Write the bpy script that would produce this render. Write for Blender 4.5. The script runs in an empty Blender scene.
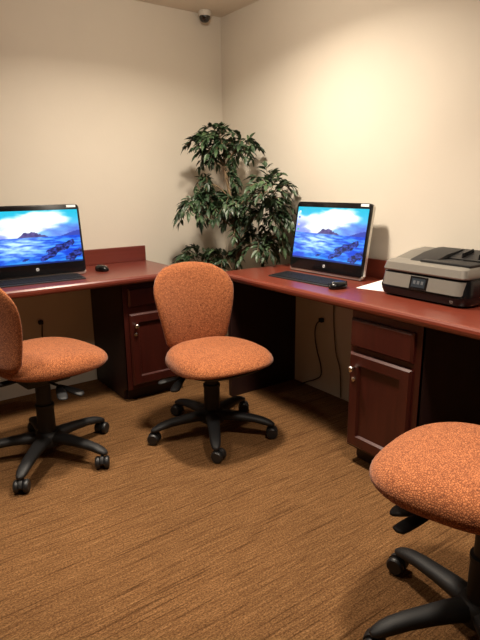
import bpy, bmesh, math, random
from mathutils import Vector, Matrix, noise
random.seed(7)
C = bpy.context.scene.collection
PI = math.pi

# ------------------------------------------------------------------ materials
def new_mat(name):
    m = bpy.data.materials.new(name); m.use_nodes = True
    nt = m.node_tree; b = nt.nodes['Principled BSDF']
    return m, nt, b

def simple(name, col, rough=.5, metal=0.0, spec=.5, coat=0.0, emis=None, es=0):
    m, nt, b = new_mat(name)
    b.inputs['Base Color'].default_value = (*col, 1)
    b.inputs['Roughness'].default_value = rough
    b.inputs['Metallic'].default_value = metal
    b.inputs['Specular IOR Level'].default_value = spec
    b.inputs['Coat Weight'].default_value = coat
    if emis:
        b.inputs['Emission Color'].default_value = (*emis, 1)
        b.inputs['Emission Strength'].default_value = es
    return m

def N(nt, t, **kw):
    n = nt.nodes.new(t)
    for k, v in kw.items(): setattr(n, k, v)
    return n

def ramp(nt, stops, interp='LINEAR'):
    r = nt.nodes.new('ShaderNodeValToRGB'); cr = r.color_ramp; cr.interpolation = interp
    while len(cr.elements) > 1: cr.elements.remove(cr.elements[0])
    cr.elements[0].position = stops[0][0]; cr.elements[0].color = (*stops[0][1], 1)
    for p, c in stops[1:]:
        e = cr.elements.new(p); e.color = (*c, 1)
    return r

def objcoord(nt, scale=(1, 1, 1), rot=(0, 0, 0)):
    tc = N(nt, 'ShaderNodeTexCoord'); mp = N(nt, 'ShaderNodeMapping')
    mp.inputs['Scale'].default_value = scale; mp.inputs['Rotation'].default_value = rot
    nt.links.new(tc.outputs['Object'], mp.inputs['Vector'])
    return mp.outputs['Vector']

def noise_tex(nt, vec, scale, detail=3, rough=.5):
    n = N(nt, 'ShaderNodeTexNoise'); n.inputs['Scale'].default_value = scale
    n.inputs['Detail'].default_value = detail; n.inputs['Roughness'].default_value = rough
    nt.links.new(vec, n.inputs['Vector'])
    return n

def mix(nt, a, b, fac, mode='MIX'):
    m = N(nt, 'ShaderNodeMix', data_type='RGBA', blend_type=mode)
    for s, v in ((m.inputs[0], fac), (m.inputs[6], a), (m.inputs[7], b)):
        if isinstance(v, bpy.types.NodeSocket): nt.links.new(v, s)
        elif isinstance(v, (int, float)): s.default_value = v
        else: s.default_value = (*v, 1)
    return m.outputs[2]

def bump(nt, b, h, strength, dist=.002):
    bp = N(nt, 'ShaderNodeBump'); bp.inputs['Strength'].default_value = strength
    bp.inputs['Distance'].default_value = dist
    nt.links.new(h, bp.inputs['Height']); nt.links.new(bp.outputs['Normal'], b.inputs['Normal'])

def mat_wall():
    m, nt, b = new_mat('painted_wall')
    v = objcoord(nt)
    n = noise_tex(nt, v, 1.3, 3)
    r = ramp(nt, [(.3, (.66, .605, .515)), (.7, (.70, .645, .55))])
    nt.links.new(n.outputs['Fac'], r.inputs[0]); nt.links.new(r.outputs[0], b.inputs['Base Color'])
    b.inputs['Roughness'].default_value = .75
    b.inputs['Specular IOR Level'].default_value = .25
    n2 = noise_tex(nt, v, 60, 4); bump(nt, b, n2.outputs['Fac'], .12, .003)
    return m

def mat_carpet():
    m, nt, b = new_mat('loop_carpet')
    rz = math.radians(8)
    v1 = objcoord(nt, (8, 120, 1), (0, 0, rz)); n1 = noise_tex(nt, v1, 1.0, 4, .72)
    v2 = objcoord(nt, (2.2, 95, 1), (0, 0, rz)); n2 = noise_tex(nt, v2, 1.0, 3, .6)
    v3 = objcoord(nt, (1, 1.5, 1), (0, 0, rz)); n3 = noise_tex(nt, v3, 140, 3, .8)
    v4 = objcoord(nt, (1, 1, 1)); n4 = noise_tex(nt, v4, 1.6, 2)
    base = ramp(nt, [(.28, (.078, .036, .014)), (.42, (.138, .067, .026)), (.56, (.170, .085, .034)), (.74, (.26, .142, .060))])
    nt.links.new(n1.outputs['Fac'], base.inputs[0])
    r2 = ramp(nt, [(.36, (.42, .38, .35)), (.43, (.95, .95, .95)), (.62, (1.0, 1.0, 1.0)), (.75, (1.1, 1.1, 1.05))])
    nt.links.new(n2.outputs['Fac'], r2.inputs[0])
    c = mix(nt, base.outputs[0], r2.outputs[0], .75, 'MULTIPLY')
    r3 = ramp(nt, [(.36, (.30, .26, .23)), (.5, (1, .98, .96)), (.64, (1.75, 1.78, 1.75))])
    nt.links.new(n3.outputs['Fac'], r3.inputs[0])
    c = mix(nt, c, r3.outputs[0], .75, 'MULTIPLY')
    r4 = ramp(nt, [(.3, (.88, .88, .88)), (.7, (1.08, 1.08, 1.08))])
    nt.links.new(n4.outputs['Fac'], r4.inputs[0])
    c = mix(nt, c, r4.outputs[0], 1.0, 'MULTIPLY')
    nt.links.new(c, b.inputs['Base Color'])
    b.inputs['Roughness'].default_value = .95; b.inputs['Specular IOR Level'].default_value = .1
    ad = N(nt, 'ShaderNodeMath', operation='ADD')
    nt.links.new(n1.outputs['Fac'], ad.inputs[0]); nt.links.new(n3.outputs['Fac'], ad.inputs[1])
    bump(nt, b, ad.outputs[0], .6, .004)
    return m

def mat_wood(name, c0, c1, rough, coat, grain=(1, 14, 14), spec=.5):
    m, nt, b = new_mat(name)
    v = objcoord(nt, grain)
    n = noise_tex(nt, v, 3.2, 5, .6)
    r = ramp(nt, [(.32, c0), (.68, c1)])
    nt.links.new(n.outputs['Fac'], r.inputs[0]); nt.links.new(r.outputs[0], b.inputs['Base Color'])
    b.inputs['Roughness'].default_value = rough
    b.inputs['Coat Weight'].default_value = coat; b.inputs['Coat Roughness'].default_value = .25
    b.inputs['Specular IOR Level'].default_value = spec
    return m

def mat_fabric():
    m, nt, b = new_mat('orange_weave')
    v = objcoord(nt, (1, 1, 1))
    nd = noise_tex(nt, v, 40, 2)
    add = mix(nt, v, nd.outputs['Color'], .006, 'ADD')
    vo = N(nt, 'ShaderNodeTexVoronoi', feature='DISTANCE_TO_EDGE'); vo.inputs['Scale'].default_value = 165
    vo.inputs['Randomness'].default_value = 1.0
    nt.links.new(add, vo.inputs['Vector'])
    vc = N(nt, 'ShaderNodeTexVoronoi', feature='F1'); vc.inputs['Scale'].default_value = 165
    vc.inputs['Randomness'].default_value = 1.0
    nt.links.new(add, vc.inputs['Vector'])
    n1 = noise_tex(nt, v, 9, 3)
    base = ramp(nt, [(.3, (.415, .145, .054)), (.7, (.455, .160, .060))])
    nt.links.new(n1.outputs['Fac'], base.inputs[0])
    sep = N(nt, 'ShaderNodeSeparateColor'); nt.links.new(vc.outputs['Color'], sep.inputs[0])
    rr = ramp(nt, [(0, (.74, .66, .60)), (.35, (.96, .94, .92)), (1, (1.12, 1.15, 1.15))])
    nt.links.new(sep.outputs[0], rr.inputs[0])
    c = mix(nt, base.outputs[0], rr.outputs[0], .85, 'MULTIPLY')
    re = ramp(nt, [(.0, (.22, .15, .12)), (.16, (.8, .75, .7)), (.3, (1, 1, 1))])
    nt.links.new(vo.outputs['Distance'], re.inputs[0])
    c = mix(nt, c, re.outputs[0], .9, 'MULTIPLY')
    nt.links.new(c, b.inputs['Base Color'])
    b.inputs['Roughness'].default_value = .9; b.inputs['Specular IOR Level'].default_value = .2
    b.inputs['Sheen Weight'].default_value = .15
    bump(nt, b, vo.outputs['Distance'], .5, .003)
    return m

def mat_leaf():
    m, nt, b = new_mat('silk_leaf')
    v = objcoord(nt)
    n = noise_tex(nt, v, 14, 2)
    r = ramp(nt, [(.30, (.009, .022, .009)), (.5, (.022, .052, .020)), (.70, (.075, .125, .055))])
    nt.links.new(n.outputs['Fac'], r.inputs[0]); nt.links.new(r.outputs[0], b.inputs['Base Color'])
    b.inputs['Roughness'].default_value = .45; b.inputs['Specular IOR Level'].default_value = .5
    return m

def mat_screen():
    m, nt, b = new_mat('lit_screen_picture')
    a = N(nt, 'ShaderNodeVertexColor', layer_name='picture')
    b.inputs['Base Color'].default_value = (0.01, .01, .01, 1)
    nt.links.new(a.outputs['Color'], b.inputs['Emission Color'])
    b.inputs['Emission Strength'].default_value = 1.3
    b.inputs['Roughness'].default_value = .15
    return m

M = dict(
    wall=mat_wall(), carpet=mat_carpet(), fabric=mat_fabric(), leaf=mat_leaf(), screen=mat_screen(),
    ceiling=simple('ceiling_paint', (.72, .66, .56), .9),
    top=mat_wood('cherry_laminate', (.150, .029, .016), (.182, .036, .020), .30, .25, (14, 1, 14)),
    topA=mat_wood('cherry_laminate_long', (.135, .026, .017), (.165, .033, .021), .30, .25, (1, 14, 14)),
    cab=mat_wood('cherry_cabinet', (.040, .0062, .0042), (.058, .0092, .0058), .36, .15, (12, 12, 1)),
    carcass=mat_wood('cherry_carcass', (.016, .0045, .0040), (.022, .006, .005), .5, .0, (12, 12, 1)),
    plastic=simple('black_nylon', (.006, .006, .007), .6),
    rubber=simple('grey_black_wheel', (.011, .011, .012), .42),
    glossy=simple('black_gloss_plastic', (.005, .005, .006), .22, spec=.35, coat=.1),
    matte=simple('black_matte_plastic', (.007, .007, .008), .5),
    keys=simple('keycap_black', (.004, .004, .005), .6),
    silver=simple('silver_trim', (.62, .60, .56), .28, .8),
    greysil=simple('warm_grey_plastic', (.23, .215, .19), .38, .35),
    greydark=simple('dark_grey_plastic', (.16, .15, .13), .4, .2),
    steel=simple('brushed_nickel', (.75, .72, .66), .25, 1.0),
    white=simple('white_plastic', (.66, .62, .54), .5),
    paper=simple('white_paper', (.90, .90, .90), .8),
    logo=simple('pale_logo', (.55, .56, .58), .4),
    logodark=simple('logo_ink', (.02, .02, .025), .4),
    cord=simple('black_cord', (.012, .011, .010), .6),
    cordtan=simple('tan_cord', (.11, .085, .045), .6),
    dome=simple('smoked_dome', (.02, .015, .012), .1, coat=.5),
    trunk=mat_wood('bark', (.10, .06, .03), (.22, .15, .08), .8, 0, (20, 20, 3)),
    pot=simple('terracotta_pot', (.10, .055, .035), .6),
    soil=simple('moss', (.04, .045, .02), .95),
    lcd=simple('small_display', (.02, .025, .03), .2, emis=(.10, .12, .14), es=.08),
    icon=simple('display_icon', (.10, .11, .12), .4),
)

# ------------------------------------------------------------------ mesh helpers
def link(name, bm, mat, parent=None, smooth=False, autos=None):
    bmesh.ops.recalc_face_normals(bm, faces=bm.faces)
    me = bpy.data.meshes.new(name); bm.to_mesh(me); bm.free()
    me.materials.append(mat)
    if smooth:
        for p in me.polygons: p.use_smooth = True
    o = bpy.data.objects.new(name, me); C.objects.link(o)
    if parent: o.parent = parent
    if smooth and autos is not None:
        try: me.set_sharp_from_angle(angle=math.radians(autos))
        except Exception: pass
    return o

def thing(name, label, cat, loc=(0, 0, 0), rotz=0, group=None):
    o = bpy.data.objects.new(name, None); C.objects.link(o)
    o.empty_display_size = .1
    o.location = loc; o.rotation_euler = (0, 0, rotz)
    o['label'] = label; o['category'] = cat
    if group: o['group'] = group
    return o

def tag(o, label, cat, group=None):
    o['label'] = label; o['category'] = cat
    if group: o['group'] = group
    return o

def merge(bm, src, mat4=None):
    if mat4 is not None: bmesh.ops.transform(src, matrix=mat4, verts=src.verts)
    me = bpy.data.meshes.new('tmp'); src.to_mesh(me); src.free(); bm.from_mesh(me); bpy.data.meshes.remove(me)

def add_box(bm, x0, x1, y0, y1, z0, z1, bev=0, seg=2, mat4=None):
    b = bmesh.new(); bmesh.ops.create_cube(b, size=1)
    for v in b.verts:
        v.co = Vector(((x0 + x1) / 2 + v.co.x * (x1 - x0), (y0 + y1) / 2 + v.co.y * (y1 - y0), (z0 + z1) / 2 + v.co.z * (z1 - z0)))
    if bev: bmesh.ops.bevel(b, geom=b.edges[:], offset=bev, segments=seg, affect='EDGES', profile=.5)
    merge(bm, b, mat4)

def add_prism(bm, pts, a0, a1, axis='x', mat4=None, bev=0):
    """pts: 2D outline; extruded along axis from a0 to a1. axis x: pts=(y,z); y: pts=(x,z); z: pts=(x,y)"""
    b = bmesh.new()
    def mk(p, a):
        return {'x': (a, p[0], p[1]), 'y': (p[0], a, p[1]), 'z': (p[0], p[1], a)}[axis]
    A = [b.verts.new(mk(p, a0)) for p in pts]; B = [b.verts.new(mk(p, a1)) for p in pts]
    b.faces.new(A); b.faces.new(B[::-1]); n = len(pts)
    for i in range(n): b.faces.new((A[i], A[(i + 1) % n], B[(i + 1) % n], B[i]))
    if bev:
        es = [e for e in b.edges if (e.verts[0] in A) == (e.verts[1] in A)]
        bmesh.ops.bevel(b, geom=es, offset=bev, segments=2, affect='EDGES', profile=.5)
    merge(bm, b, mat4)

def add_rings(bm, rings, cap=True):
    """rings: list of lists of points, same length, joined in order"""
    vs = [[bm.verts.new(p) for p in r] for r in rings]; n = len(rings[0])
    for a, b in zip(vs, vs[1:]):
        for i in range(n): bm.faces.new((a[i], a[(i + 1) % n], b[(i + 1) % n], b[i]))
    if cap: bm.faces.new(vs[0][::-1]); bm.faces.new(vs[-1])

def add_lathe(bm, prof, n=24, loc=(0, 0, 0), mat4=None):
    b = bmesh.new()
    add_rings(b, [[(r * math.cos(2 * PI * i / n), r * math.sin(2 * PI * i / n), z) for i in range(n)] for r, z in prof])
    m = Matrix.Translation(loc)
    if mat4 is not None: m = m @ mat4
    merge(bm, b, m)

def add_tube(bm, pts, rad, n=8, flat=1.0):
    """tube along points; rad scalar or list; flat = vertical squash"""
    pts = [Vector(p) for p in pts]
    if not isinstance(rad, (list, tuple)): rad = [rad] * len(pts)
    rings = []
    up = Vector((0, 0, 1)); prev = None
    for i, p in enumerate(pts):
        t = (pts[min(i + 1, len(pts) - 1)] - pts[max(i - 1, 0)]).normalized()
        if prev is None:
            s = t.cross(up)
            if s.length < .05: s = t.cross(Vector((1, 0, 0)))
        else:
            s = prev - t * prev.dot(t)
        s.normalize(); prev = s; w = s.cross(t)
        rings.append([p + s * (rad[i] * math.cos(2 * PI * k / n)) + w * (rad[i] * flat * math.sin(2 * PI * k / n)) for k in range(n)])
    add_rings(bm, rings)

def catmull(pts, sub=6):
    P = [Vector(p) for p in pts]; P = [P[0] * 2 - P[1]] + P + [P[-1] * 2 - P[-2]]; out = []
    for i in range(1, len(P) - 2):
        for k in range(sub):
            t = k / sub; a, b, c, d = P[i - 1], P[i], P[i + 1], P[i + 2]
            out.append(.5 * ((2 * b) + (c - a) * t + (2 * a - 5 * b + 4 * c - d) * t * t + (3 * b - a - 3 * c + d) * t ** 3))
    out.append(P[-2]); return out

def rrect(w, h, r, n=6, cx=0, cy=0):
    pts = []
    for sx, sy, a0 in ((1, 1, 0), (-1, 1, 90), (-1, -1, 180), (1, -1, 270)):
        for k in range(n + 1):
            a = math.radians(a0 + 90 * k / n)
            pts.append((cx + sx * (w / 2 - r) + r * math.cos(a), cy + sy * (h / 2 - r) + r * math.sin(a)))
    return pts

# ------------------------------------------------------------------ room shell
def struct(name, bm, mat):
    o = link(name, bm, mat); o['kind'] = 'structure'; return o
XW, YW, HC = -5.5, -6.5, 2.32
b = bmesh.new(); add_box(b, XW, 0, YW, 0, -.1, 0); struct('floor', b, M['carpet'])
b = bmesh.new(); add_box(b, XW - .1, .1, YW - .1, .1, HC, HC + .1); struct('ceiling', b, M['ceiling'])
b = bmesh.new(); add_box(b, XW - .1, .1, 0, .1, -.1, HC); struct('wall_back', b, M['wall'])
b = bmesh.new(); add_box(b, 0, .1, YW, 0, -.1, HC); struct('wall_right', b, M['wall'])
b = bmesh.new(); add_box(b, XW - .1, XW, YW, 0, -.1, HC); struct('wall_left', b, M['wall'])
b = bmesh.new(); add_box(b, XW - .1, .1, YW - .1, YW, -.1, HC); struct('wall_front', b, M['wall'])

# ------------------------------------------------------------------ worktops
H, T = .76, .04
DA, EA, DB, EB = .592, .648, .545, .753
def bullnose(d, t, r, n=6):
    """outline (depth, z) for a worktop of depth d, rounded at the front edge"""
    pts = [(0, H - t), (-(d - r * .8), H - t)]
    for k in range(n + 1):
        a = -PI / 2 + PI * k / n
        pts.append((-(d - r) - r * math.cos(a), H - t / 2 + (t / 2) * math.sin(a)))
    pts.append((0, H)); return pts
b = bmesh.new(); add_prism(b, bullnose(DA, T, .014), -2.75, -EA, 'x')
wa = thing('desk_top', 'cherry red worktop on the left wall, under the left computer', 'desk top', (-1.7, 0, 0))
def reloc(o, root):
    off = Vector(root.location)
    o.data.transform(Matrix.Rotation(-root.rotation_euler.z, 4, 'Z') @ Matrix.Translation(-off)); return o
o = link('worktop', b, M['topA'], wa); reloc(o, wa)
b = bmesh.new(); add_box(b, -2.75, -EA, -.02, -.0005, H, H + .097, .003); reloc(link('backsplash', b, M['topA'], wa), wa)

wb = thing('desk_top', 'long cherry red worktop on the right wall, carrying the black and grey printer', 'desk top', (0, -2, 0))
b = bmesh.new(); add_prism(b, bullnose(DB, T, .014), -3.3, -EB, 'y')
reloc(link('worktop', b, M['top'], wb), wb)
b = bmesh.new(); add_box(b, -.02, -.0005, -3.3, -EB, H, H + .097, .003); reloc(link('backsplash', b, M['top'], wb), wb)

# end panel that carries the right worktop beside the plant
b = bmesh.new(); add_box(b, -.50, -.001, -EB - .04, -EB - .004, 0, H - T, .002)
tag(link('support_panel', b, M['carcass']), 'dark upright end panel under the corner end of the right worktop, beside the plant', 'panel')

# ------------------------------------------------------------------ cabinets, local: front faces -y, x across, origin at floor back centre
def slab(bm, x0, x1, z0, z1, yb, yf, ch):
    """a front with a wide chamfer all round"""
    r0 = [(x0, yb, z0), (x1, yb, z0), (x1, yb, z1), (x0, yb, z1)]
    ym = yf + (yb - yf) * .45
    r1 = [(x, ym, z) for x, _, z in r0]
    r2 = [(x0 + ch, yf, z0 + ch), (x1 - ch, yf, z0 + ch), (x1 - ch, yf, z1 - ch), (x0 + ch, yf, z1 - ch)]
    add_rings(bm, [r0, r1, r2])

def cabinet(label, loc, rotz, w, depth, toe_z, dx0, dx1, dz_draw, dz_door):
    t = thing('cabinet', label, 'cabinet', loc, rotz)
    h = H - T
    b = bmesh.new()
    # side panels with toe notch
    for x0 in (-w / 2, w / 2 - .018):
        add_prism(b, [(-.002, 0), (-depth + .065, 0), (-depth + .065, toe_z - .02), (-depth + .02, toe_z), (-depth, toe_z), (-depth, h), (-.002, h)], x0, x0 + .018, 'x')
    add_box(b, -w / 2 + .018, w / 2 - .018, -.012, -.002, 0, h)
    add_box(b, -w / 2 + .018, w / 2 - .018, -depth + .02, -.012, toe_z, toe_z + .018)
    add_box(b, -w / 2 + .018, w / 2 - .018, -depth + .02, -.012, h - .018, h)
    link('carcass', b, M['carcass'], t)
    b = bmesh.new()
    s = .03
    add_box(b, -w / 2, -w / 2 + s, -depth - .002, -depth + .016, toe_z, h, .001, 1)
    add_box(b, w / 2 - s, w / 2, -depth - .002, -depth + .016, toe_z, h, .001, 1)
    for z0, z1 in ((toe_z, toe_z + .035), (dz_door[1] - .012, dz_draw[0] + .012), (dz_draw[1] - .01, h)):
        add_box(b, -w / 2 + s, w / 2 - s, -depth - .0015, -depth + .016, z0, z1)
    link('face_frame', b, M['cab'], t)
    b = bmesh.new(); add_box(b, -w / 2 + .018, w / 2 - .018, -depth + .05, -depth + .065, 0, toe_z)
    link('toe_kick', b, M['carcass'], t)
    b = bmesh.new(); slab(b, dx0, dx1, dz_draw[0], dz_draw[1], -depth - .002, -depth - .021, .009)
    link('drawer', b, M['cab'], t)
    # door: stiles, rails, recessed panel
    z0, z1 = dz_door
    b = bmesh.new(); yb, yf, ch, st = -depth - .002, -depth - .021, .009, .052
    def ring(x0, x1, za, zb, y): return [(x0, y, za), (x1, y, za), (x1, y, zb), (x0, y, zb)]
    rs = [ring(dx0, dx1, z0, z1, yb), ring(dx0, dx1, z0, z1, yf + .009), ring(dx0 + ch, dx1 - ch, z0 + ch, z1 - ch, yf),
          ring(dx0 + st, dx1 - st, z0 + st, z1 - st, yf), ring(dx0 + st + .006, dx1 - st - .006, z0 + st + .007, z1 - st - .007, yf + .012)]
    add_rings(b, rs)
    d = link('door', b, M['cab'], t)
    kx, kz = dx0 + .032, z1 - .068
    rot = Matrix.Rotation(PI / 2, 4, 'X')
    b = bmesh.new(); add_lathe(b, [(.006, 0), (.0055, .012), (.012, .017), (.014, .024), (.011, .029), (.003, .031)], 20, (kx, yf, kz), rot)
    link('knob', b, M['steel'], d, True)['label'] = 'brushed nickel knob'
    b = bmesh.new(); add_lathe(b, [(.010, 0), (.010, .004), (.007, .006), (.002, .006)], 18, (kx - .002, yf, kz - .052), rot)
    add_box(b, kx - .003, kx - .001, yf - .0065, yf - .0055, kz - .056, kz - .048)
    link('lock', b, M['steel'], d)['label'] = 'nickel lock cylinder'
    return t

# left cabinet front at y=-.514, x -1.039..-.665
cabinet('dark cherry cabinet under the left worktop, behind the middle chair', (-.853, 0, 0), 0, .372, .503, .078,
        -.158, .158, (.575, .680), (.105, .535))
# right cabinet: front faces -x: rotate -90 deg; local x -> world -y
cabinet('cherry cabinet with drawer and door under the printer on the right wall', (0, -1.905, 0), -PI / 2, .358, .505, .078,
        -.172, .150, (.557, .681), (.090, .530))

# ------------------------------------------------------------------ office chairs, local: facing -y
def superell(a, n, w, d, ex):
    c, s = math.cos(a), math.sin(a)
    k = (abs(c) ** ex + abs(s) ** ex) ** (-1 / ex)
    return w * c * k, d * s * k

def office_chair(label, loc, face_deg, base_deg, pads, dz=0.0, pad_turn=0, fwd=0.0):
    t = thing('office_chair', label, 'chair', loc, math.radians(face_deg + 90), 'orange fabric office chairs')
    rz = math.radians(face_deg + 90)
    # seat cushion
    n = 56; rings = []
    prof = [(.02, .0), (.65, 0), (.91, .001), (.975, .007), (1, .019), (.995, .033), (.970, .050), (.925, .064), (.86, .074), (.75, .081), (.58, .086), (.35, .088), (.03, .088)]
    W_, D_ = .248, .237
    for s, z in prof:
        r = []
        for i in range(n):
            a = 2 * PI * i / n
            x, y = superell(a, n, W_, D_, 2.7)
            y0 = y
            taper = 1 - .07 * (y0 / D_)          # slightly wider at the front (-y)
            x *= taper * s; y = y * s
            v = max(0, -y / D_)
            zz = .385 + dz + z * (1 - .12 * v)
            zz += -.020 * v ** 2.2 * (z / .088) + .016 * v ** 2 * (1 - z / .088)
            zz += .010 * max(0, y / D_) ** 2 * (z / .088) - .006 * math.exp(-(x * x + (y - .03) ** 2) / .012) * (z / .088)
            r.append((x, y - .03, zz))
        rings.append(r)
    b = bmesh.new(); add_rings(b, rings)
    link('seat', b, M['fabric'], t, True)
    # seat pan under the cushion
    b = bmesh.new(); rings = []
    for s, z in ((.55, .365 + dz), (.82, .372 + dz), (.90, .382 + dz), (.91, .389 + dz)):
        rings.append([(superell(2 * PI * i / n, n, W_ * .97, D_ * .97, 2.7)[0] * s, superell(2 * PI * i / n, n, W_ * .97, D_ * .97, 2.7)[1] * s - .03, z) for i in range(n)])
    add_rings(b, rings); link('seat_pan', b, M['plastic'], t, True, 50)
    # backrest, balloon outline, z from .46 to .865
    def halfw(u):   # u 0 bottom .. 1 top
        pts = [(0, .125), (.04, .158), (.10, .176), (.22, .188), (.36, .202), (.50, .216), (.62, .225), (.72, .226), (.82, .212), (.90, .182), (.96, .135), (.99, .078), (1, .02)]
        for (a, wa_), (c, wc) in zip(pts, pts[1:]):
            if a <= u <= c: return wa_ + (wc - wa_) * (u - a) / (c - a)
        return .02
    us = [0, .01, .03, .06, .1, .16, .24, .32, .4, .48, .56, .64, .72, .78, .84, .89, .93, .96, .98, .993, 1]
    b = bmesh.new(); rings = []; zb, zt = .425 + dz, .852 + dz; m = 28
    for u in us:
        hw = halfw(u); z = zb + (zt - zb) * u
        th = .026 * min(1, (4 * min(u, 1 - u) / .22)) ** .5 if min(u, 1 - u) < .055 else .026
        th = max(th, .004)
        yc = .205 + .075 * (u ** 1.3) - .018 * math.sin(PI * u)     # reclined with lumbar curve
        r = []
        for i in range(m):
            a = 2 * PI * i / m
            k = (abs(math.cos(a)) ** 2.8 + abs(math.sin(a)) ** 2.8) ** (-1 / 2.8)
            x = hw * math.cos(a) * k; yy = th * math.sin(a) * k
            r.append((x, yc + yy - 1.1 * x * x, z))
        rings.append(r)
    add_rings(b, rings); link('backrest', b, M['fabric'], t, True)
    # back bar
    b = bmesh.new()
    add_tube(b, catmull([(0, .06, .355 + dz), (0, .20, .348 + dz), (0, .262, .38 + dz), (0, .268, .48 + dz), (0, .272, .60 + dz)], 6), .022, 10, .45)
    link('back_bar', b, M['plastic'], t, True)
    for c in t.children:
        c.data.transform(Matrix.Translation((0, -fwd, 0)))
    # mechanism
    b = bmesh.new(); add_box(b, -.075, .075, -.11, .10, .315 + dz, .367 + dz, .012, 3)
    add_box(b, -.095, .095, -.13, -.05, .345 + dz, .368 + dz, .006, 2)
    link('tilt_mechanism', b, M['plastic'], t, True, 40)
    tl = Matrix.Rotation(math.radians(pad_turn), 4, 'Z') @ Matrix.Translation((0, 0, dz - .02))
    for sgn in pads:
        b = bmesh.new()
        add_tube(b, [(sgn * .06, .02, .36), (sgn * .15, .0, .355), (sgn * .19, -.005, .35)], .006, 8)
        add_tube(b, catmull([(sgn * .16, .0, .354), (sgn * .21, .012, .345), (sgn * .26, .03, .335), (sgn * .275, .038, .332)], 4), [.008, .012, .016, .019, .021, .022, .022, .022, .021, .020, .018, .014, .006][:13], 10, .35)
        bmesh.ops.transform(b, matrix=tl, verts=b.verts); link('lever', b, M['plastic'], t, True)
        b = bmesh.new()
        add_tube(b, catmull([(sgn * .15, -.01, .352), (sgn * .20, -.035, .338), (sgn * .235, -.065, .322), (sgn * .245, -.075, .318)], 4), [.008, .012, .016, .020, .023, .025, .026, .026, .026, .024, .021, .016, .007][:13], 10, .35)
        bmesh.ops.transform(b, matrix=tl, verts=b.verts); link('lever', b, M['plastic'], t, True)
    # column
    b = bmesh.new(); add_lathe(b, [(.041, .075), (.040, .25), (.043, .255), (.043, .268), (.034, .272), (.034, .325 + dz)], 24)
    link('gas_column', b, M['plastic'], t, True, 40)
    b = bmesh.new(); add_lathe(b, [(.040, .066), (.060, .070), (.066, .09), (.063, .118), (.050, .132), (.037, .137)], 28)
    link('hub', b, M['plastic'], t, True, 40)
    for k in range(5):
        a = math.radians(base_deg + 72 * k) - rz
        b = bmesh.new()
        rings = []
        for s, wd, zt_, zb_ in ((.035, .040, .130, .078), (.09, .037, .128, .082), (.15, .033, .122, .082), (.22, .030, .114, .078), (.265, .028, .105, .070), (.292, .025, .095, .065), (.312, .019, .084, .063), (.322, .010, .076, .064)):
            r = []
            for i in range(12):
                q = 2 * PI * i / 12
                kk = (abs(math.cos(q)) ** 2.6 + abs(math.sin(q)) ** 2.6) ** (-1 / 2.6)
                w = wd * math.cos(q) * kk * .92; z = (zt_ + zb_) / 2 + (zt_ - zb_) / 2 * math.sin(q) * kk
                r.append((s * math.cos(a) - w * math.sin(a), s * math.sin(a) + w * math.cos(a), z))
            rings.append(r)
        add_rings(b, rings)
        link('leg', b, M['plastic'], t, True, 50)
        # caster: hood with two wheels
        ca = a + math.radians([20, -35, 60, 10, -60][k])
        px, py = .296 * math.cos(a), .296 * math.sin(a)
        mt = Matrix.Translation((px, py, 0)) @ Matrix.Rotation(ca, 4, 'Z') @ Matrix.Scale(1.12, 4)
        b = bmesh.new()
        add_lathe(b, [(.007, .02), (.007, .062)], 10, mat4=mt)
        hood = [(.012 + .027 * math.cos(math.radians(q)), .027 + .029 * math.sin(math.radians(q))) for q in range(10, 191, 15)]
        hood += [(-.010, .024), (.034, .024)]
        add_prism(b, hood, -.007, .007, 'y', mt, .002)
        cs = link('caster', b, M['plastic'], t, True, 40)
        for sy in (-1, 1):
            b = bmesh.new()
            wm = mt @ Matrix.Translation((.012, sy * .0175, .0262)) @ Matrix.Rotation(PI / 2, 4, 'X')
            add_lathe(b, [(.010, -.0105), (.021, -.0100), (.0250, -.006), (.0262, 0), (.0250, .006), (.021, .0100), (.010, .0105)], 24, mat4=wm)
            link('wheel', b, M['rubber'], cs, True, 40)
    return t

office_chair('orange fabric office chair in the middle, facing forward in front of the corner plant', (-.853, -1.118, 0), -93, 96, (-1,), .006, 0, .035)
office_chair('orange office chair at the left edge, turned sideways below the left computer', (-1.610, -.863, 0), 9, 16, (-1,), .065, 0, .012)
office_chair('nearest orange office chair, cut off by the bottom right corner', (-.960, -2.648, 0), 102, 82, (-1, 1), .080, -42, .035)

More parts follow.
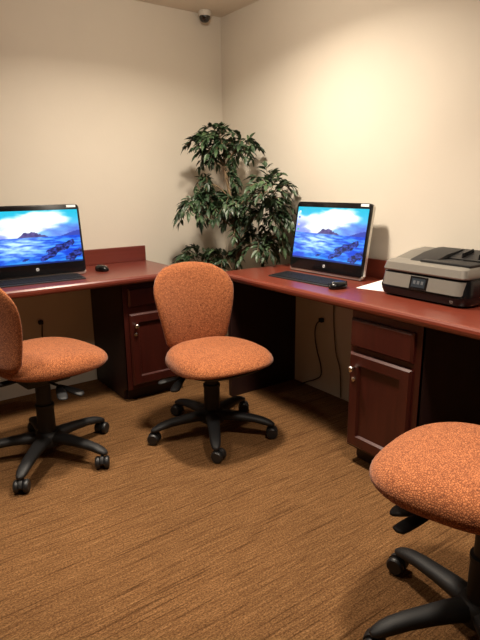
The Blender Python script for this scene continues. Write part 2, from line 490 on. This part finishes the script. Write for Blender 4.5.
# ------------------------------------------------------------------ all-in-one computers
def sstep(a, b_, x):
    t = min(1, max(0, (x - a) / (b_ - a))); return t * t * (3 - 2 * t)
def lerp(a, b_, t): return tuple(x + (y - x) * t for x, y in zip(a, b_))
def fbm(x, y, s):
    return noise.fractal(Vector((x, y, s)), 1.0, 2.0, 4)
def picture(u, v):
    """seascape at dusk: u right 0..1, v up 0..1 ; display colours (sRGB 0..1)"""
    hz = .50
    if v > hz:
        c = lerp((.50, .72, .95), (.12, .72, .84), sstep(.55, 1, v))
        cl = fbm(u * 2.2, v * 3.4, 3.1)
        f = sstep(-.25, .35, cl + .85 * math.exp(-((u - .38) ** 2) / .06 - ((v - .72) ** 2) / .05) - .25 * sstep(.6, 1, u) * sstep(.75, 1, v))
        c = lerp(c, (.93, .97, 1.0), f)
        pf = sstep(.60, .95, u + .2 * fbm(u * 5, v * 7, 1.0)) * (1 - sstep(.58, .78, v + .1 * fbm(u * 6, v * 6, 9)))
        c = lerp(c, (.28, .36, .80), pf * .85)
        lf = (1 - sstep(0.05, .30, u + .15 * fbm(u * 5, v * 7, 2.0))) * (1 - sstep(.6, .85, v))
        c = lerp(c, (.40, .48, .86), lf * .8)
        top = hz + .085 * math.exp(-((u - .50) ** 2) / .006) + .055 * math.exp(-((u - .41) ** 2) / .0012) + .018 * fbm(u * 30, 0, 4) + .02 * (1 if .34 < u < .66 else -1)
        if v < top: c = lerp((.27, .24, .45), (.36, .32, .55), sstep(-.5, .5, fbm(u * 25, v * 25, 5)))
        rt = hz + .10 * sstep(.74, 1.0, u)
        if v < rt and u > .70: c = lerp(c, (.16, .22, .62), .8)
    else:
        w = fbm(u * 7, v * 26, 7.7)
        c = lerp((.05, .24, .80), (.24, .56, .97), sstep(-.4, .5, w))
        g = math.exp(-((u - .33) ** 2) / .07 - ((v - .36) ** 2) / .05)
        c = lerp(c, (.80, .95, 1.0), min(1, g * (.55 + .7 * w + .2)) if g * (.75 + .7 * w) > 0 else 0)
        c = lerp(c, (.10, .52, .86), .55 * (1 - sstep(.0, .25, v)) * sstep(-.2, .4, fbm(u * 6, v * 9, 2.2)))
        # rocks rising to the right
        for (cu, cv, lu, lv, an) in ((.70, .22, .24, .075, .50), (.84, .33, .18, .06, .45), (.62, .13, .16, .05, .5), (.92, .14, .2, .07, .4), (.40, .10, .08, .02, .3)):
            du, dv = (u - cu) * 1.8, v - cv
            x = du * math.cos(an) + dv * math.sin(an); y = -du * math.sin(an) + dv * math.cos(an)
            q = (x / lu) ** 2 + (y / lv) ** 2 + .9 * fbm(u * 14, v * 14, 6)
            if q < 1:
                k = sstep(-.3, .4, fbm(u * 22, v * 30, 8))
                c = lerp((.05, .07, .26), (.20, .28, .70), k)
    # small desktop icons near the left edge, taskbar at the foot
    for i, vv in enumerate((.90, .80, .66, .56)):
        if abs(u - .035) < .012 and abs(v - vv) < .018: c = [(.95, .95, .95), (.2, .35, .8), (.9, .8, .5), (.3, .75, .5)][i]
    if v < .035:
        c = lerp(c, (.05, .10, .30), .75)
    return c
def lin(x): return x / 12.92 if x <= .04045 else ((x + .055) / 1.055) ** 2.4

def text_mesh(body, size, shear=0.0):
    cu = bpy.data.curves.new('lettering', 'FONT'); cu.body = body; cu.size = size; cu.align_x = 'CENTER'; cu.align_y = 'CENTER'
    cu.shear = shear; cu.extrude = .0002; cu.resolution_u = 3
    o = bpy.data.objects.new('lettering', cu); C.objects.link(o)
    dg = bpy.context.evaluated_depsgraph_get(); dg.update()
    me = bpy.data.meshes.new_from_object(o.evaluated_get(dg))
    bpy.data.objects.remove(o); bpy.data.curves.remove(cu)
    return me
hp_me = text_mesh('hp', .015, .3)

def logo_part(parent, mat4, r=.0085, mdisc='logo', mtext='logodark'):
    b = bmesh.new(); add_lathe(b, [(r, 0), (r, .0006), (r * .9, .0008)], 28, mat4=mat4)
    d = link('logo', b, M[mdisc], parent)
    d['label'] = 'round pale maker logo with two slanted letters'
    bb = bmesh.new(); bb.from_mesh(hp_me); s = r / .0085
    bmesh.ops.transform(bb, matrix=mat4 @ Matrix.Translation((0, 0, .0011)) @ Matrix.Scale(s * .8, 4), verts=bb.verts)
    link('lettering', bb, M[mtext], d)

def computer(label, loc, rotz, tilt):
    """local: faces -y, origin on the worktop below the middle of the lower edge"""
    t = thing('computer', label, 'computer', loc, rotz, 'all in one computers')
    W, Hh = .524, .385
    TL = Matrix.Translation((0, 0, .005)) @ Matrix.Rotation(-tilt, 4, 'X')       # leans back (+y)
    # panel built in x,z; front at y=0, back at y=+.03
    TM = TL @ Matrix.Rotation(PI / 2, 4, 'X')      # maps (x,y,z)->(x,-z,y): local z+ = towards viewer
    b = bmesh.new(); add_prism(b, rrect(W, Hh - .012, .018, 6, 0, .012 + (Hh - .012) / 2), -.022, 0, 'z', TM, .0025)
    pn = link('display_panel', b, M['glossy'], t, True, 40)
    b = bmesh.new(); add_prism(b, rrect(W + .003, Hh - .004, .020, 6, 0, Hh / 2 + .001), -.030, -.012, 'z', TM, .003)
    # curved foot rail along the lower edge
    add_prism(b, rrect(W + .004, .026, .0125, 8, 0, .0135), -.020, -.004, 'z', TM, .003)
    link('trim_frame', b, M['silver'], t, True, 40)['label'] = 'silver trim and curved lower rail'
    # back housing and kickstand
    b = bmesh.new(); add_prism(b, rrect(.40, .26, .03, 6, 0, .20), -.052, -.028, 'z', TM, .008)
    link('rear_housing', b, M['matte'], t, True, 40)
    b = bmesh.new()
    add_prism(b, [(.055, .23), (.068, .23), (.118, .004), (.118, .0005), (.10, .0005), (.098, .006)], -.06, .06, 'x')
    link('kickstand', b, M['silver'], t)
    # lit picture, coloured per vertex
    sw, sh, z0 = .502, .284, .073
    nx, nz = 150, 84
    b = bmesh.new(); grid = [[b.verts.new(TM @ Vector((-sw / 2 + sw * i / nx, z0 + sh * j / nz, .0008))) for i in range(nx + 1)] for j in range(nz + 1)]
    for j in range(nz):
        for i in range(nx): b.faces.new((grid[j][i], grid[j][i + 1], grid[j + 1][i + 1], grid[j + 1][i]))
    me = bpy.data.meshes.new('screen'); b.to_mesh(me); b.free(); me.materials.append(M['screen'])
    ca = me.color_attributes.new('picture', 'FLOAT_COLOR', 'POINT')
    for j in range(nz + 1):
        for i in range(nx + 1):
            c = picture(i / nx, j / nz); ca.data[j * (nx + 1) + i].color = (lin(max(0, c[0])), lin(max(0, c[1])), lin(max(0, c[2])), 1)
    s = bpy.data.objects.new('screen', me); C.objects.link(s); s.parent = t
    s['label'] = 'glowing screen with a blue seascape'
    b = bmesh.new(); add_box(b, .195, .245, Hh - .0165, Hh - .0035, .0003, .0012, mat4=TM)
    link('sticker', b, M['paper'], t)['label'] = 'small white sticker on the top bezel'
    logo_part(t, TM @ Matrix.Translation((0, .045, .0003)))
    return t

computer('all-in-one computer at the left edge with lit blue seascape screen', (-1.432, -.322, H), math.radians(-1.5), math.radians(7.5))
computer('all-in-one computer right of the plant with lit blue seascape screen', (-.178, -1.203, H), math.radians(-90 + 2), math.radians(9.2))

# keyboards, local: front is -y
def keyboard(label, loc, rotz, w=.44, d=.145):
    t = thing('keyboard', label, 'keyboard', loc, rotz, 'black keyboards')
    b = bmesh.new()
    add_prism(b, [(-d / 2, 0.0005), (d / 2, .0005), (d / 2, .013), (d / 2 - .01, .014), (-d / 2 + .006, .007), (-d / 2, .004)], -w / 2, w / 2, 'x', None, .0015)
    link('keyboard_body', b, M['matte'], t)
    b = bmesh.new(); rows = 6; sl = math.atan(.007 / (d - .016))
    for r in range(rows):
        y = -d / 2 + .016 + r * (d - .03) / rows; n = 20; x = -w / 2 + .012; pitch = (w - .024) / n
        z = .0075 + (y + d / 2) * math.tan(sl)
        i = 0
        while i < n:
            k = 6 if (r == 0 and i == 4) else 1
            add_box(b, x + i * pitch + .001, x + (i + k) * pitch - .0015, y, y + (d - .03) / rows - .003, z - .002, z + .0028)
            i += k
    o = link('keycaps', b, M['keys'], t)
    return t
keyboard('slim black keyboard in front of the left computer', (-1.450, -.408, H), math.radians(-1.5))
keyboard('slim black keyboard in front of the right computer', (-.338, -1.245, H), math.radians(-90 + 2), .43)

def mouse(label, loc, rotz, l=.10, w=.058):
    t = thing('computer_mouse', label, 'mouse', loc, rotz)
    b = bmesh.new(); n = 32; rings = []
    for s, z in ((.9, .001), (1, .006), (1, .014), (.93, .023), (.78, .030), (.5, .035), (.15, .036)):
        rings.append([(superell(2 * PI * i / n, n, w / 2, l / 2, 2.5)[0] * s, superell(2 * PI * i / n, n, w / 2, l / 2, 2.5)[1] * s + .004 * (z / .036), z * (1 - .12 * math.sin(2 * PI * i / n) * -1 * s * .5)) for i in range(n)])
    add_rings(b, rings); link('mouse_body', b, M['glossy'], t, True)
    b = bmesh.new(); add_lathe(b, [(.004, -.003), (.0085, -.0025), (.0085, .0025), (.004, .003)], 16, (0, -.025, .027), Matrix.Rotation(PI / 2, 4, 'Y'))
    link('scroll_wheel', b, M['silver'], t)['label'] = 'grey scroll wheel'
mouse('small black mouse on the left worktop right of the computer', (-1.06, -.285, H), .5, .085, .055)
mouse('black mouse at the near end of the right keyboard', (-.385, -1.515, H), math.radians(-95), .10, .060)

# ------------------------------------------------------------------ sheet of paper partly under the printer
b = bmesh.new(); add_box(b, 0, .279, -.216, 0, 0, .0006)
pp = link('sheet_of_paper', b, M['paper']); pp.location = (-.309, -1.561, H + .0004); pp.rotation_euler = (0, 0, math.radians(13))
tag(pp, 'white sheet of paper on the right worktop, partly under the printer', 'paper')

# ------------------------------------------------------------------ printer, local: front faces -y, origin centre base
pr = thing('printer', 'black and grey inkjet printer with document feeder on the right worktop', 'printer', (-.175, -1.925, H), math.radians(-90 - 1))
PWd, PD = .445, .30
yf = -PD / 2
# lower black body with curved ends
def plan(w, d0, d1, r, n=6):
    """outline x,y : front at -d0 with rounded corners radius r, back at d1"""
    pts = []
    for k in range(n + 1):
        a = math.radians(180 + 90 * k / n); pts.append((-w / 2 + r + r * math.cos(a), -d0 + r + r * math.sin(a)))
    for k in range(n + 1):
        a = math.radians(270 + 90 * k / n); pts.append((w / 2 - r + r * math.cos(a), -d0 + r + r * math.sin(a)))
    pts += [(w / 2, d1 - .01), (w / 2 - .01, d1), (-w / 2 + .01, d1), (-w / 2, d1 - .01)]
    return pts
def stack(bm, layers, d1=PD / 2, n=6):
    add_rings(bm, [[(x, y, z) for x, y in plan(w, d0, d1, r, n)] for w, d0, r, z in layers])
b = bmesh.new(); stack(b, [(PWd - .035, .135, .05, .003), (PWd - .015, .148, .05, .010), (PWd, .154, .05, .030), (PWd, .156, .05, .046), (PWd - .004, .150, .045, .056), (PWd - .02, .140, .04, .108)])
for sx in (-1, 1):
    for yy in (-.09, .10): add_box(b, sx * .16 - .015, sx * .16 + .015, yy - .012, yy + .012, 0.0003, .012)
link('printer_body', b, M['glossy'], pr, True, 40)
# slanted silver control fascia
def fascia(z0, z1, y0, y1, w, r, th=.006, n=8):
    bm = bmesh.new()
    def arc(w_, yfr, r_, z, inset):
        pts = []
        for k in range(n + 1):
            a = math.radians(190 + 80 * k / n); pts.append((-w_ / 2 + r_ + (r_ - inset) * math.cos(a), yfr + r_ + (r_ - inset) * math.sin(a), z))
        for k in range(n + 1):
            a = math.radians(270 + 80 * k / n); pts.append((w_ / 2 - r_ + (r_ - inset) * math.cos(a), yfr + r_ + (r_ - inset) * math.sin(a), z))
        return pts
    o0, o1 = arc(w, y0, r, z0, 0), arc(w, y1, r, z1, 0); i0, i1 = arc(w, y0, r, z0, th), arc(w, y1, r, z1, th)
    L = [[bm.verts.new(p) for p in q] for q in (o0, o1, i1, i0)]
    m_ = len(o0)
    for a_, b_ in ((0, 1), (1, 2), (2, 3), (3, 0)):
        for i in range(m_ - 1): bm.faces.new((L[a_][i], L[a_][i + 1], L[b_][i + 1], L[b_][i]))
    bm.faces.new([L[k][0] for k in range(4)]); bm.faces.new([L[k][-1] for k in (3, 2, 1, 0)])
    return bm
link('control_panel', fascia(.050, .104, -.160, -.147, PWd - .02, .05), M['greysil'], pr, True, 40)['label'] = 'warm grey slanted control panel'
sl = math.atan2(.014, .058)
FM = Matrix.Translation((0, -.154, .077)) @ Matrix.Rotation(PI / 2 - sl, 4, 'X')
b = bmesh.new(); add_box(b, -.046, .040, -.027, .026, -.003, .0022, .001, 1, mat4=FM); ds = link('display', b, M['glossy'], pr); ds['label'] = 'small black display'
b = bmesh.new(); add_box(b, -.036, .030, -.019, .018, .002, .0028, mat4=FM); link('display_glass', b, M['lcd'], ds)
b = bmesh.new()
for i in range(3): add_box(b, -.028 + i * .019, -.016 + i * .019, -.006, .008, .0028, .0032, mat4=FM)
link('display_icons', b, M['icon'], ds)
# scanner lid band and sloping top
b = bmesh.new(); stack(b, [(PWd - .03, .128, .035, .108), (PWd - .03, .128, .035, .115)]); link('scanner_base', b, M['matte'], pr, True, 40)
b = bmesh.new(); stack(b, [(PWd - .036, .150, .03, .115), (PWd - .034, .152, .03, .120), (PWd - .046, .143, .03, .149), (PWd - .056, .125, .03, .156), (PWd - .08, .08, .03, .160)])
link('scanner_lid', b, M['greysil'], pr, True, 35)['label'] = 'warm grey scanner lid'
# document feeder: grey cover on the left, black tray to the right
b = bmesh.new()
add_prism(b, [(-.085, .156), (-.070, .160), (.03, .186), (.12, .193), (.148, .178), (.148, .110), (.10, .152)], -.19, -.035, 'x', None, .004)
link('feeder_cover', b, M['greydark'], pr, True, 35)
b = bmesh.new()
add_prism(b, [(-.098, .157), (-.088, .164), (.0, .186), (.10, .199), (.13, .199), (.13, .160)], -.10, .02, 'x', None, .004)
add_box(b, -.04, .195, -.105, .135, .156, .168, .004, 2)
add_prism(b, [(.02, .164), (.0, .172), (.125, .200), (.14, .196), (.14, .164)], .02, .19, 'x', None, .003)
link('feeder_tray', b, M['matte'], pr, True, 35)
for x in (.075, .150):
    b = bmesh.new(); add_prism(b, [(.015, .17), (.02, .196), (.09, .208), (.10, .18)], x, x + .006, 'x')
    link('paper_guide', b, M['glossy'], pr)
logo_part(pr, Matrix.Translation((.155, -.1525, .024)) @ Matrix.Rotation(PI / 2 + .05, 4, 'X'), .0075, 'greysil', 'logodark')

# ------------------------------------------------------------------ cords
def cord(label, pts, plug, mat):
    t = thing('power_cord', label, 'cord', pts[0])
    b = bmesh.new(); add_tube(b, [Vector(p) - Vector(pts[0]) for p in catmull(pts, 6)], .0035, 8); link('cable', b, M[mat], t, True)
    if plug:
        b = bmesh.new(); q, axis = plug
        if axis == 'x': add_box(b, -.018, .0075, -.013, .013, -.013, .013, .004)
        else: add_box(b, -.013, .013, -.018, .0075, -.013, .013, .004)
        link('plug', b, M[mat], t, True, 40)
cord('black power cord plugged into the wall and hanging in a curve under the right computer',
     [(-.008, -1.036, .45), (-.012, -.995, .417), (-.009, -.98, .344), (-.009, -1.001, .253), (-.009, -1.035, .17), (-.009, -1.041, .102), (-.012, -.999, .063), (-.012, -.936, .031), (-.02, -.89, .005)], (0, 'x'), 'cord')
cord('thin tan cord hanging straight down the wall beside the right cabinet',
     [(-.009, -1.125, .715), (-.009, -1.130, .571), (-.009, -1.136, .44), (-.009, -1.160, .28), (-.009, -1.197, .179), (-.009, -1.212, .01)], None, 'cordtan')
cord('black power cord plugged into the back wall under the left computer',
     [(-1.366, -.008, .444), (-1.362, -.022, .43), (-1.365, -.010, .35), (-1.37, -.009, .18), (-1.37, -.012, .006)], (0, 'y'), 'cord')

# ------------------------------------------------------------------ ceiling camera
dc = thing('security_camera', 'small dome security camera with white mount on the ceiling near the corner', 'camera', (-.165, -.060, HC))
b = bmesh.new(); add_lathe(b, [(.040, -.0003), (.042, -.010), (.041, -.026), (.036, -.032)], 32); link('mount', b, M['white'], dc, True, 40)['label'] = 'white round mount'
b = bmesh.new(); add_lathe(b, [(.036, -.030), (.035, -.042), (.029, -.056), (.019, -.065), (.006, -.069)], 32); link('dome', b, M['dome'], dc, True, 60)['label'] = 'dark smoked dome'

# ------------------------------------------------------------------ artificial ficus in the corner
TX, TY = -.27, -.42
pl = thing('potted_ficus', 'tall green leafy ficus tree standing in the corner between the two desks', 'plant', (TX, TY, 0))
b = bmesh.new(); add_lathe(b, [(.10, 0.0005), (.115, .01), (.145, .22), (.152, .225), (.152, .25), (.138, .25), (.13, .225)], 32); link('pot', b, M['pot'], pl, True, 40)
b = bmesh.new(); add_lathe(b, [(.12, .20), (.13, .226), (.06, .232), (.01, .234)], 24); link('soil', b, M['soil'], pl, True)
VR = Vector((.81, -.586, 0)); VF = Vector((.584, .812, 0))
LAY = [  # world centre, radii (sideways, depth, up), sprigs, droop
    ((-.240, -.34, 1.495), (.18, .15, .12), 30, .3),
    ((-.19, -.50, 1.46), (.12, .10, .10), 12, .3),
    ((-.35, -.31, 1.47), (.11, .11, .11), 12, .5),
    ((-.345, -.30, 1.25), (.05, .06, .07), 4, .8),
    ((-.27, -.43, 1.30), (.08, .08, .06), 5, .3),
    ((-.20, -.75, 1.20), (.16, .12, .15), 24, .25),
    ((-.19, -.74, 1.07), (.16, .11, .11), 19, .7),
    ((-.36, -.32, 1.12), (.17, .13, .10), 24, .45),
    ((-.48, -.34, 1.10), (.08, .10, .06), 9, .9),
    ((-.26, -.48, 1.13), (.14, .14, .12), 24, .5),
    ((-.25, -.52, 1.00), (.10, .12, .07), 10, .6),
    ((-.20, -.68, .89), (.16, .12, .10), 20, .5),
    ((-.13, -.76, .93), (.09, .06, .09), 9, .6),
    ((-.40, -.31, .76), (.17, .14, .10), 20, .25),
    ((-.27, -.38, .77), (.13, .12, .08), 12, .3),
]
def clampw(p, mrg=.025):
    p.x = min(p.x, -mrg); p.y = min(p.y, -mrg); return p
def over_desk(p): return (p.y < -EB + .02 or p.x < -EA + .02)
lf = bmesh.new()
def add_leaf(base, d, L, wd, roll):
    d = d.normalized(); s = d.cross(Vector((0, 0, 1)))
    if s.length < .1: s = Vector((1, 0, 0))
    s.normalize(); s = Matrix.Rotation(roll, 3, d) @ s; nn = s.cross(d)
    tip = base + d * L - Vector((0, 0, L * .12))
    if tip.x > -.006 or tip.y > -.006: return
    if tip.z < H + .012 and over_desk(tip): return
    f = L
    c = [base, base + d * f * .28 - nn * .001, base + d * f * .62 + nn * .001 - Vector((0, 0, L * .03)), tip]
    l1 = base + d * f * .30 + s * wd * .48 + nn * wd * .18; l2 = base + d * f * .64 + s * wd * .40 + nn * wd * .14 - Vector((0, 0, L * .03))
    r1 = base + d * f * .30 - s * wd * .48 + nn * wd * .18; r2 = base + d * f * .64 - s * wd * .40 + nn * wd * .14 - Vector((0, 0, L * .03))
    for q in (l1, l2, r1, r2):
        if q.x > -.004 or q.y > -.004: return
    V = [lf.verts.new(q) for q in (c[0], c[1], c[2], c[3], l1, l2, r1, r2)]
    for q in ((0, 4, 1), (1, 4, 5, 2), (2, 5, 3), (0, 1, 6), (1, 2, 7, 6), (2, 3, 7)): lf.faces.new([V[i] for i in q])
br = bmesh.new()
trunk_pts = catmull([(TX, TY, .23), (TX + .02, TY - .03, .45), (-.262, -.50, .70), (-.255, -.535, .85), (-.265, -.50, 1.0), (-.25, -.45, 1.15), (-.255, -.40, 1.30), (-.24, -.36, 1.45)], 6)
for ctr, rad, ns, droop in LAY:
    ctr = Vector(ctr)
    # branch from the trunk to the cluster
    tp = min(trunk_pts, key=lambda q: (q - ctr).length + abs(q.z - (ctr.z - .12)))
    midp = (tp + ctr) / 2 + Vector((0, 0, .03))
    add_tube(br, catmull([tp, midp, ctr], 4), .0045, 6)
    for k in range(ns):
        while True:
            u = Vector((random.uniform(-1, 1), random.uniform(-1, 1), random.uniform(-1, 1)))
            if .15 < u.length < 1: break
        u = u / u.length * (.45 + .55 * u.length) if random.random() < .75 else u
        end = ctr + VR * u.x * rad[0] + VF * u.y * rad[1] + Vector((0, 0, u.z * rad[2]))
        end = clampw(end, .05)
        st = ctr.lerp(end, .30) + Vector((0, 0, -.01))
        out = (end - ctr); out.z *= .4
        if out.length < .01: out = VR * .05
        out.normalize()
        mid = st.lerp(end, .55) + Vector((0, 0, .025)); end2 = clampw(end + out * .02 - Vector((0, 0, .05 * droop)), .04)
        if over_desk(end2): end2.z = max(end2.z, H + .03)
        if over_desk(mid): mid.z = max(mid.z, H + .04)
        cv = catmull([st, mid, end2], 5)
        add_tube(br, cv, .0016, 4)
        for i in range(2, len(cv)):
            t = (cv[i] - cv[i - 1]).normalized()
            sd = t.cross(Vector((0, 0, 1)))
            sd = sd.normalized() if sd.length > .1 else VR
            sg = 1 if i % 2 else -1
            for sgn in ((sg, -sg) if random.random() < .30 else (sg,)):
                d = t * random.uniform(.5, 1.0) + sd * sgn * random.uniform(.5, 1.0) + Vector((0, 0, random.uniform(-.6, .45) - .28 * droop))
                add_leaf(cv[i] + t * random.uniform(-.006, .006), d, random.uniform(.040, .066), random.uniform(.017, .025), random.uniform(-.7, .7))
        add_leaf(cv[-1], (cv[-1] - cv[-2]) + Vector((0, 0, -.01 * droop)), .066, .025, random.uniform(-.5, .5))
off = Vector((TX, TY, 0))
bmesh.ops.translate(lf, verts=lf.verts, vec=-off)
me = bpy.data.meshes.new('foliage'); lf.to_mesh(me); lf.free(); me.materials.append(M['leaf'])
fo = bpy.data.objects.new('foliage', me); C.objects.link(fo); fo.parent = pl
bmesh.ops.translate(br, verts=br.verts, vec=-off); link('branches', br, M['trunk'], pl, True)
b = bmesh.new(); add_tube(b, [q - off for q in trunk_pts], [.016 - .010 * i / len(trunk_pts) for i in range(len(trunk_pts))], 10)
add_tube(b, [q - off + Vector((.012 * math.sin(i * .5), .014 * math.cos(i * .5), 0)) for i, q in enumerate(trunk_pts[:30])], .007, 8)
link('trunk', b, M['trunk'], pl, True)

# ------------------------------------------------------------------ light: warm ceiling downlights and added fill lights
def downlight(x, y, power, size=.20, z=HC - .012, spread=170):
    l = bpy.data.lights.new('downlight', 'AREA'); l.shape = 'DISK'; l.size = size; l.energy = power
    l.color = (1.0, .875, .72); l.spread = math.radians(spread)
    o = bpy.data.objects.new('downlight', l); C.objects.link(o); o.location = (x, y, z)
downlight(-.92, -1.22, 36, spread=148)
pt = bpy.data.lights.new('upper_wall_fill', 'POINT'); pt.energy = 19; pt.shadow_soft_size = .10; pt.color = (1.0, .875, .72)  # added point light, brightens the upper walls and corner
po = bpy.data.objects.new('upper_wall_fill', pt); C.objects.link(po); po.location = (-.94, -1.26, 2.20)
downlight(-1.05, -2.60, 19, spread=112)
downlight(-2.35, -1.30, 13, spread=94)  # added fill, brightens the left part of the back wall
w = bpy.data.worlds.new('world'); bpy.context.scene.world = w; w.use_nodes = True
w.node_tree.nodes['Background'].inputs['Color'].default_value = (.9, .75, .55, 1)
w.node_tree.nodes['Background'].inputs['Strength'].default_value = .05

# ------------------------------------------------------------------ camera
cd = bpy.data.cameras.new('camera'); co = bpy.data.objects.new('camera', cd); C.objects.link(co)
r_ = Vector((.8104, -.58579, -.01023)); u_ = Vector((.15282, .19449, .96893)); f_ = Vector((.5656, .78678, -.24713))
mw = Matrix(((r_.x, u_.x, -f_.x, -2.21636), (r_.y, u_.y, -f_.y, -3.26667), (r_.z, u_.z, -f_.z, 1.24602), (0, 0, 0, 1)))
co.matrix_world = mw
cd.sensor_fit = 'HORIZONTAL'; cd.sensor_width = 36; cd.lens = 534.12 * 36 / 480; cd.clip_start = .05
bpy.context.scene.camera = co
vs = bpy.context.scene.view_settings
vs.view_transform = 'Standard'; vs.look = 'None'; vs.gamma = 1; vs.use_curve_mapping = False; vs.exposure = 0.0
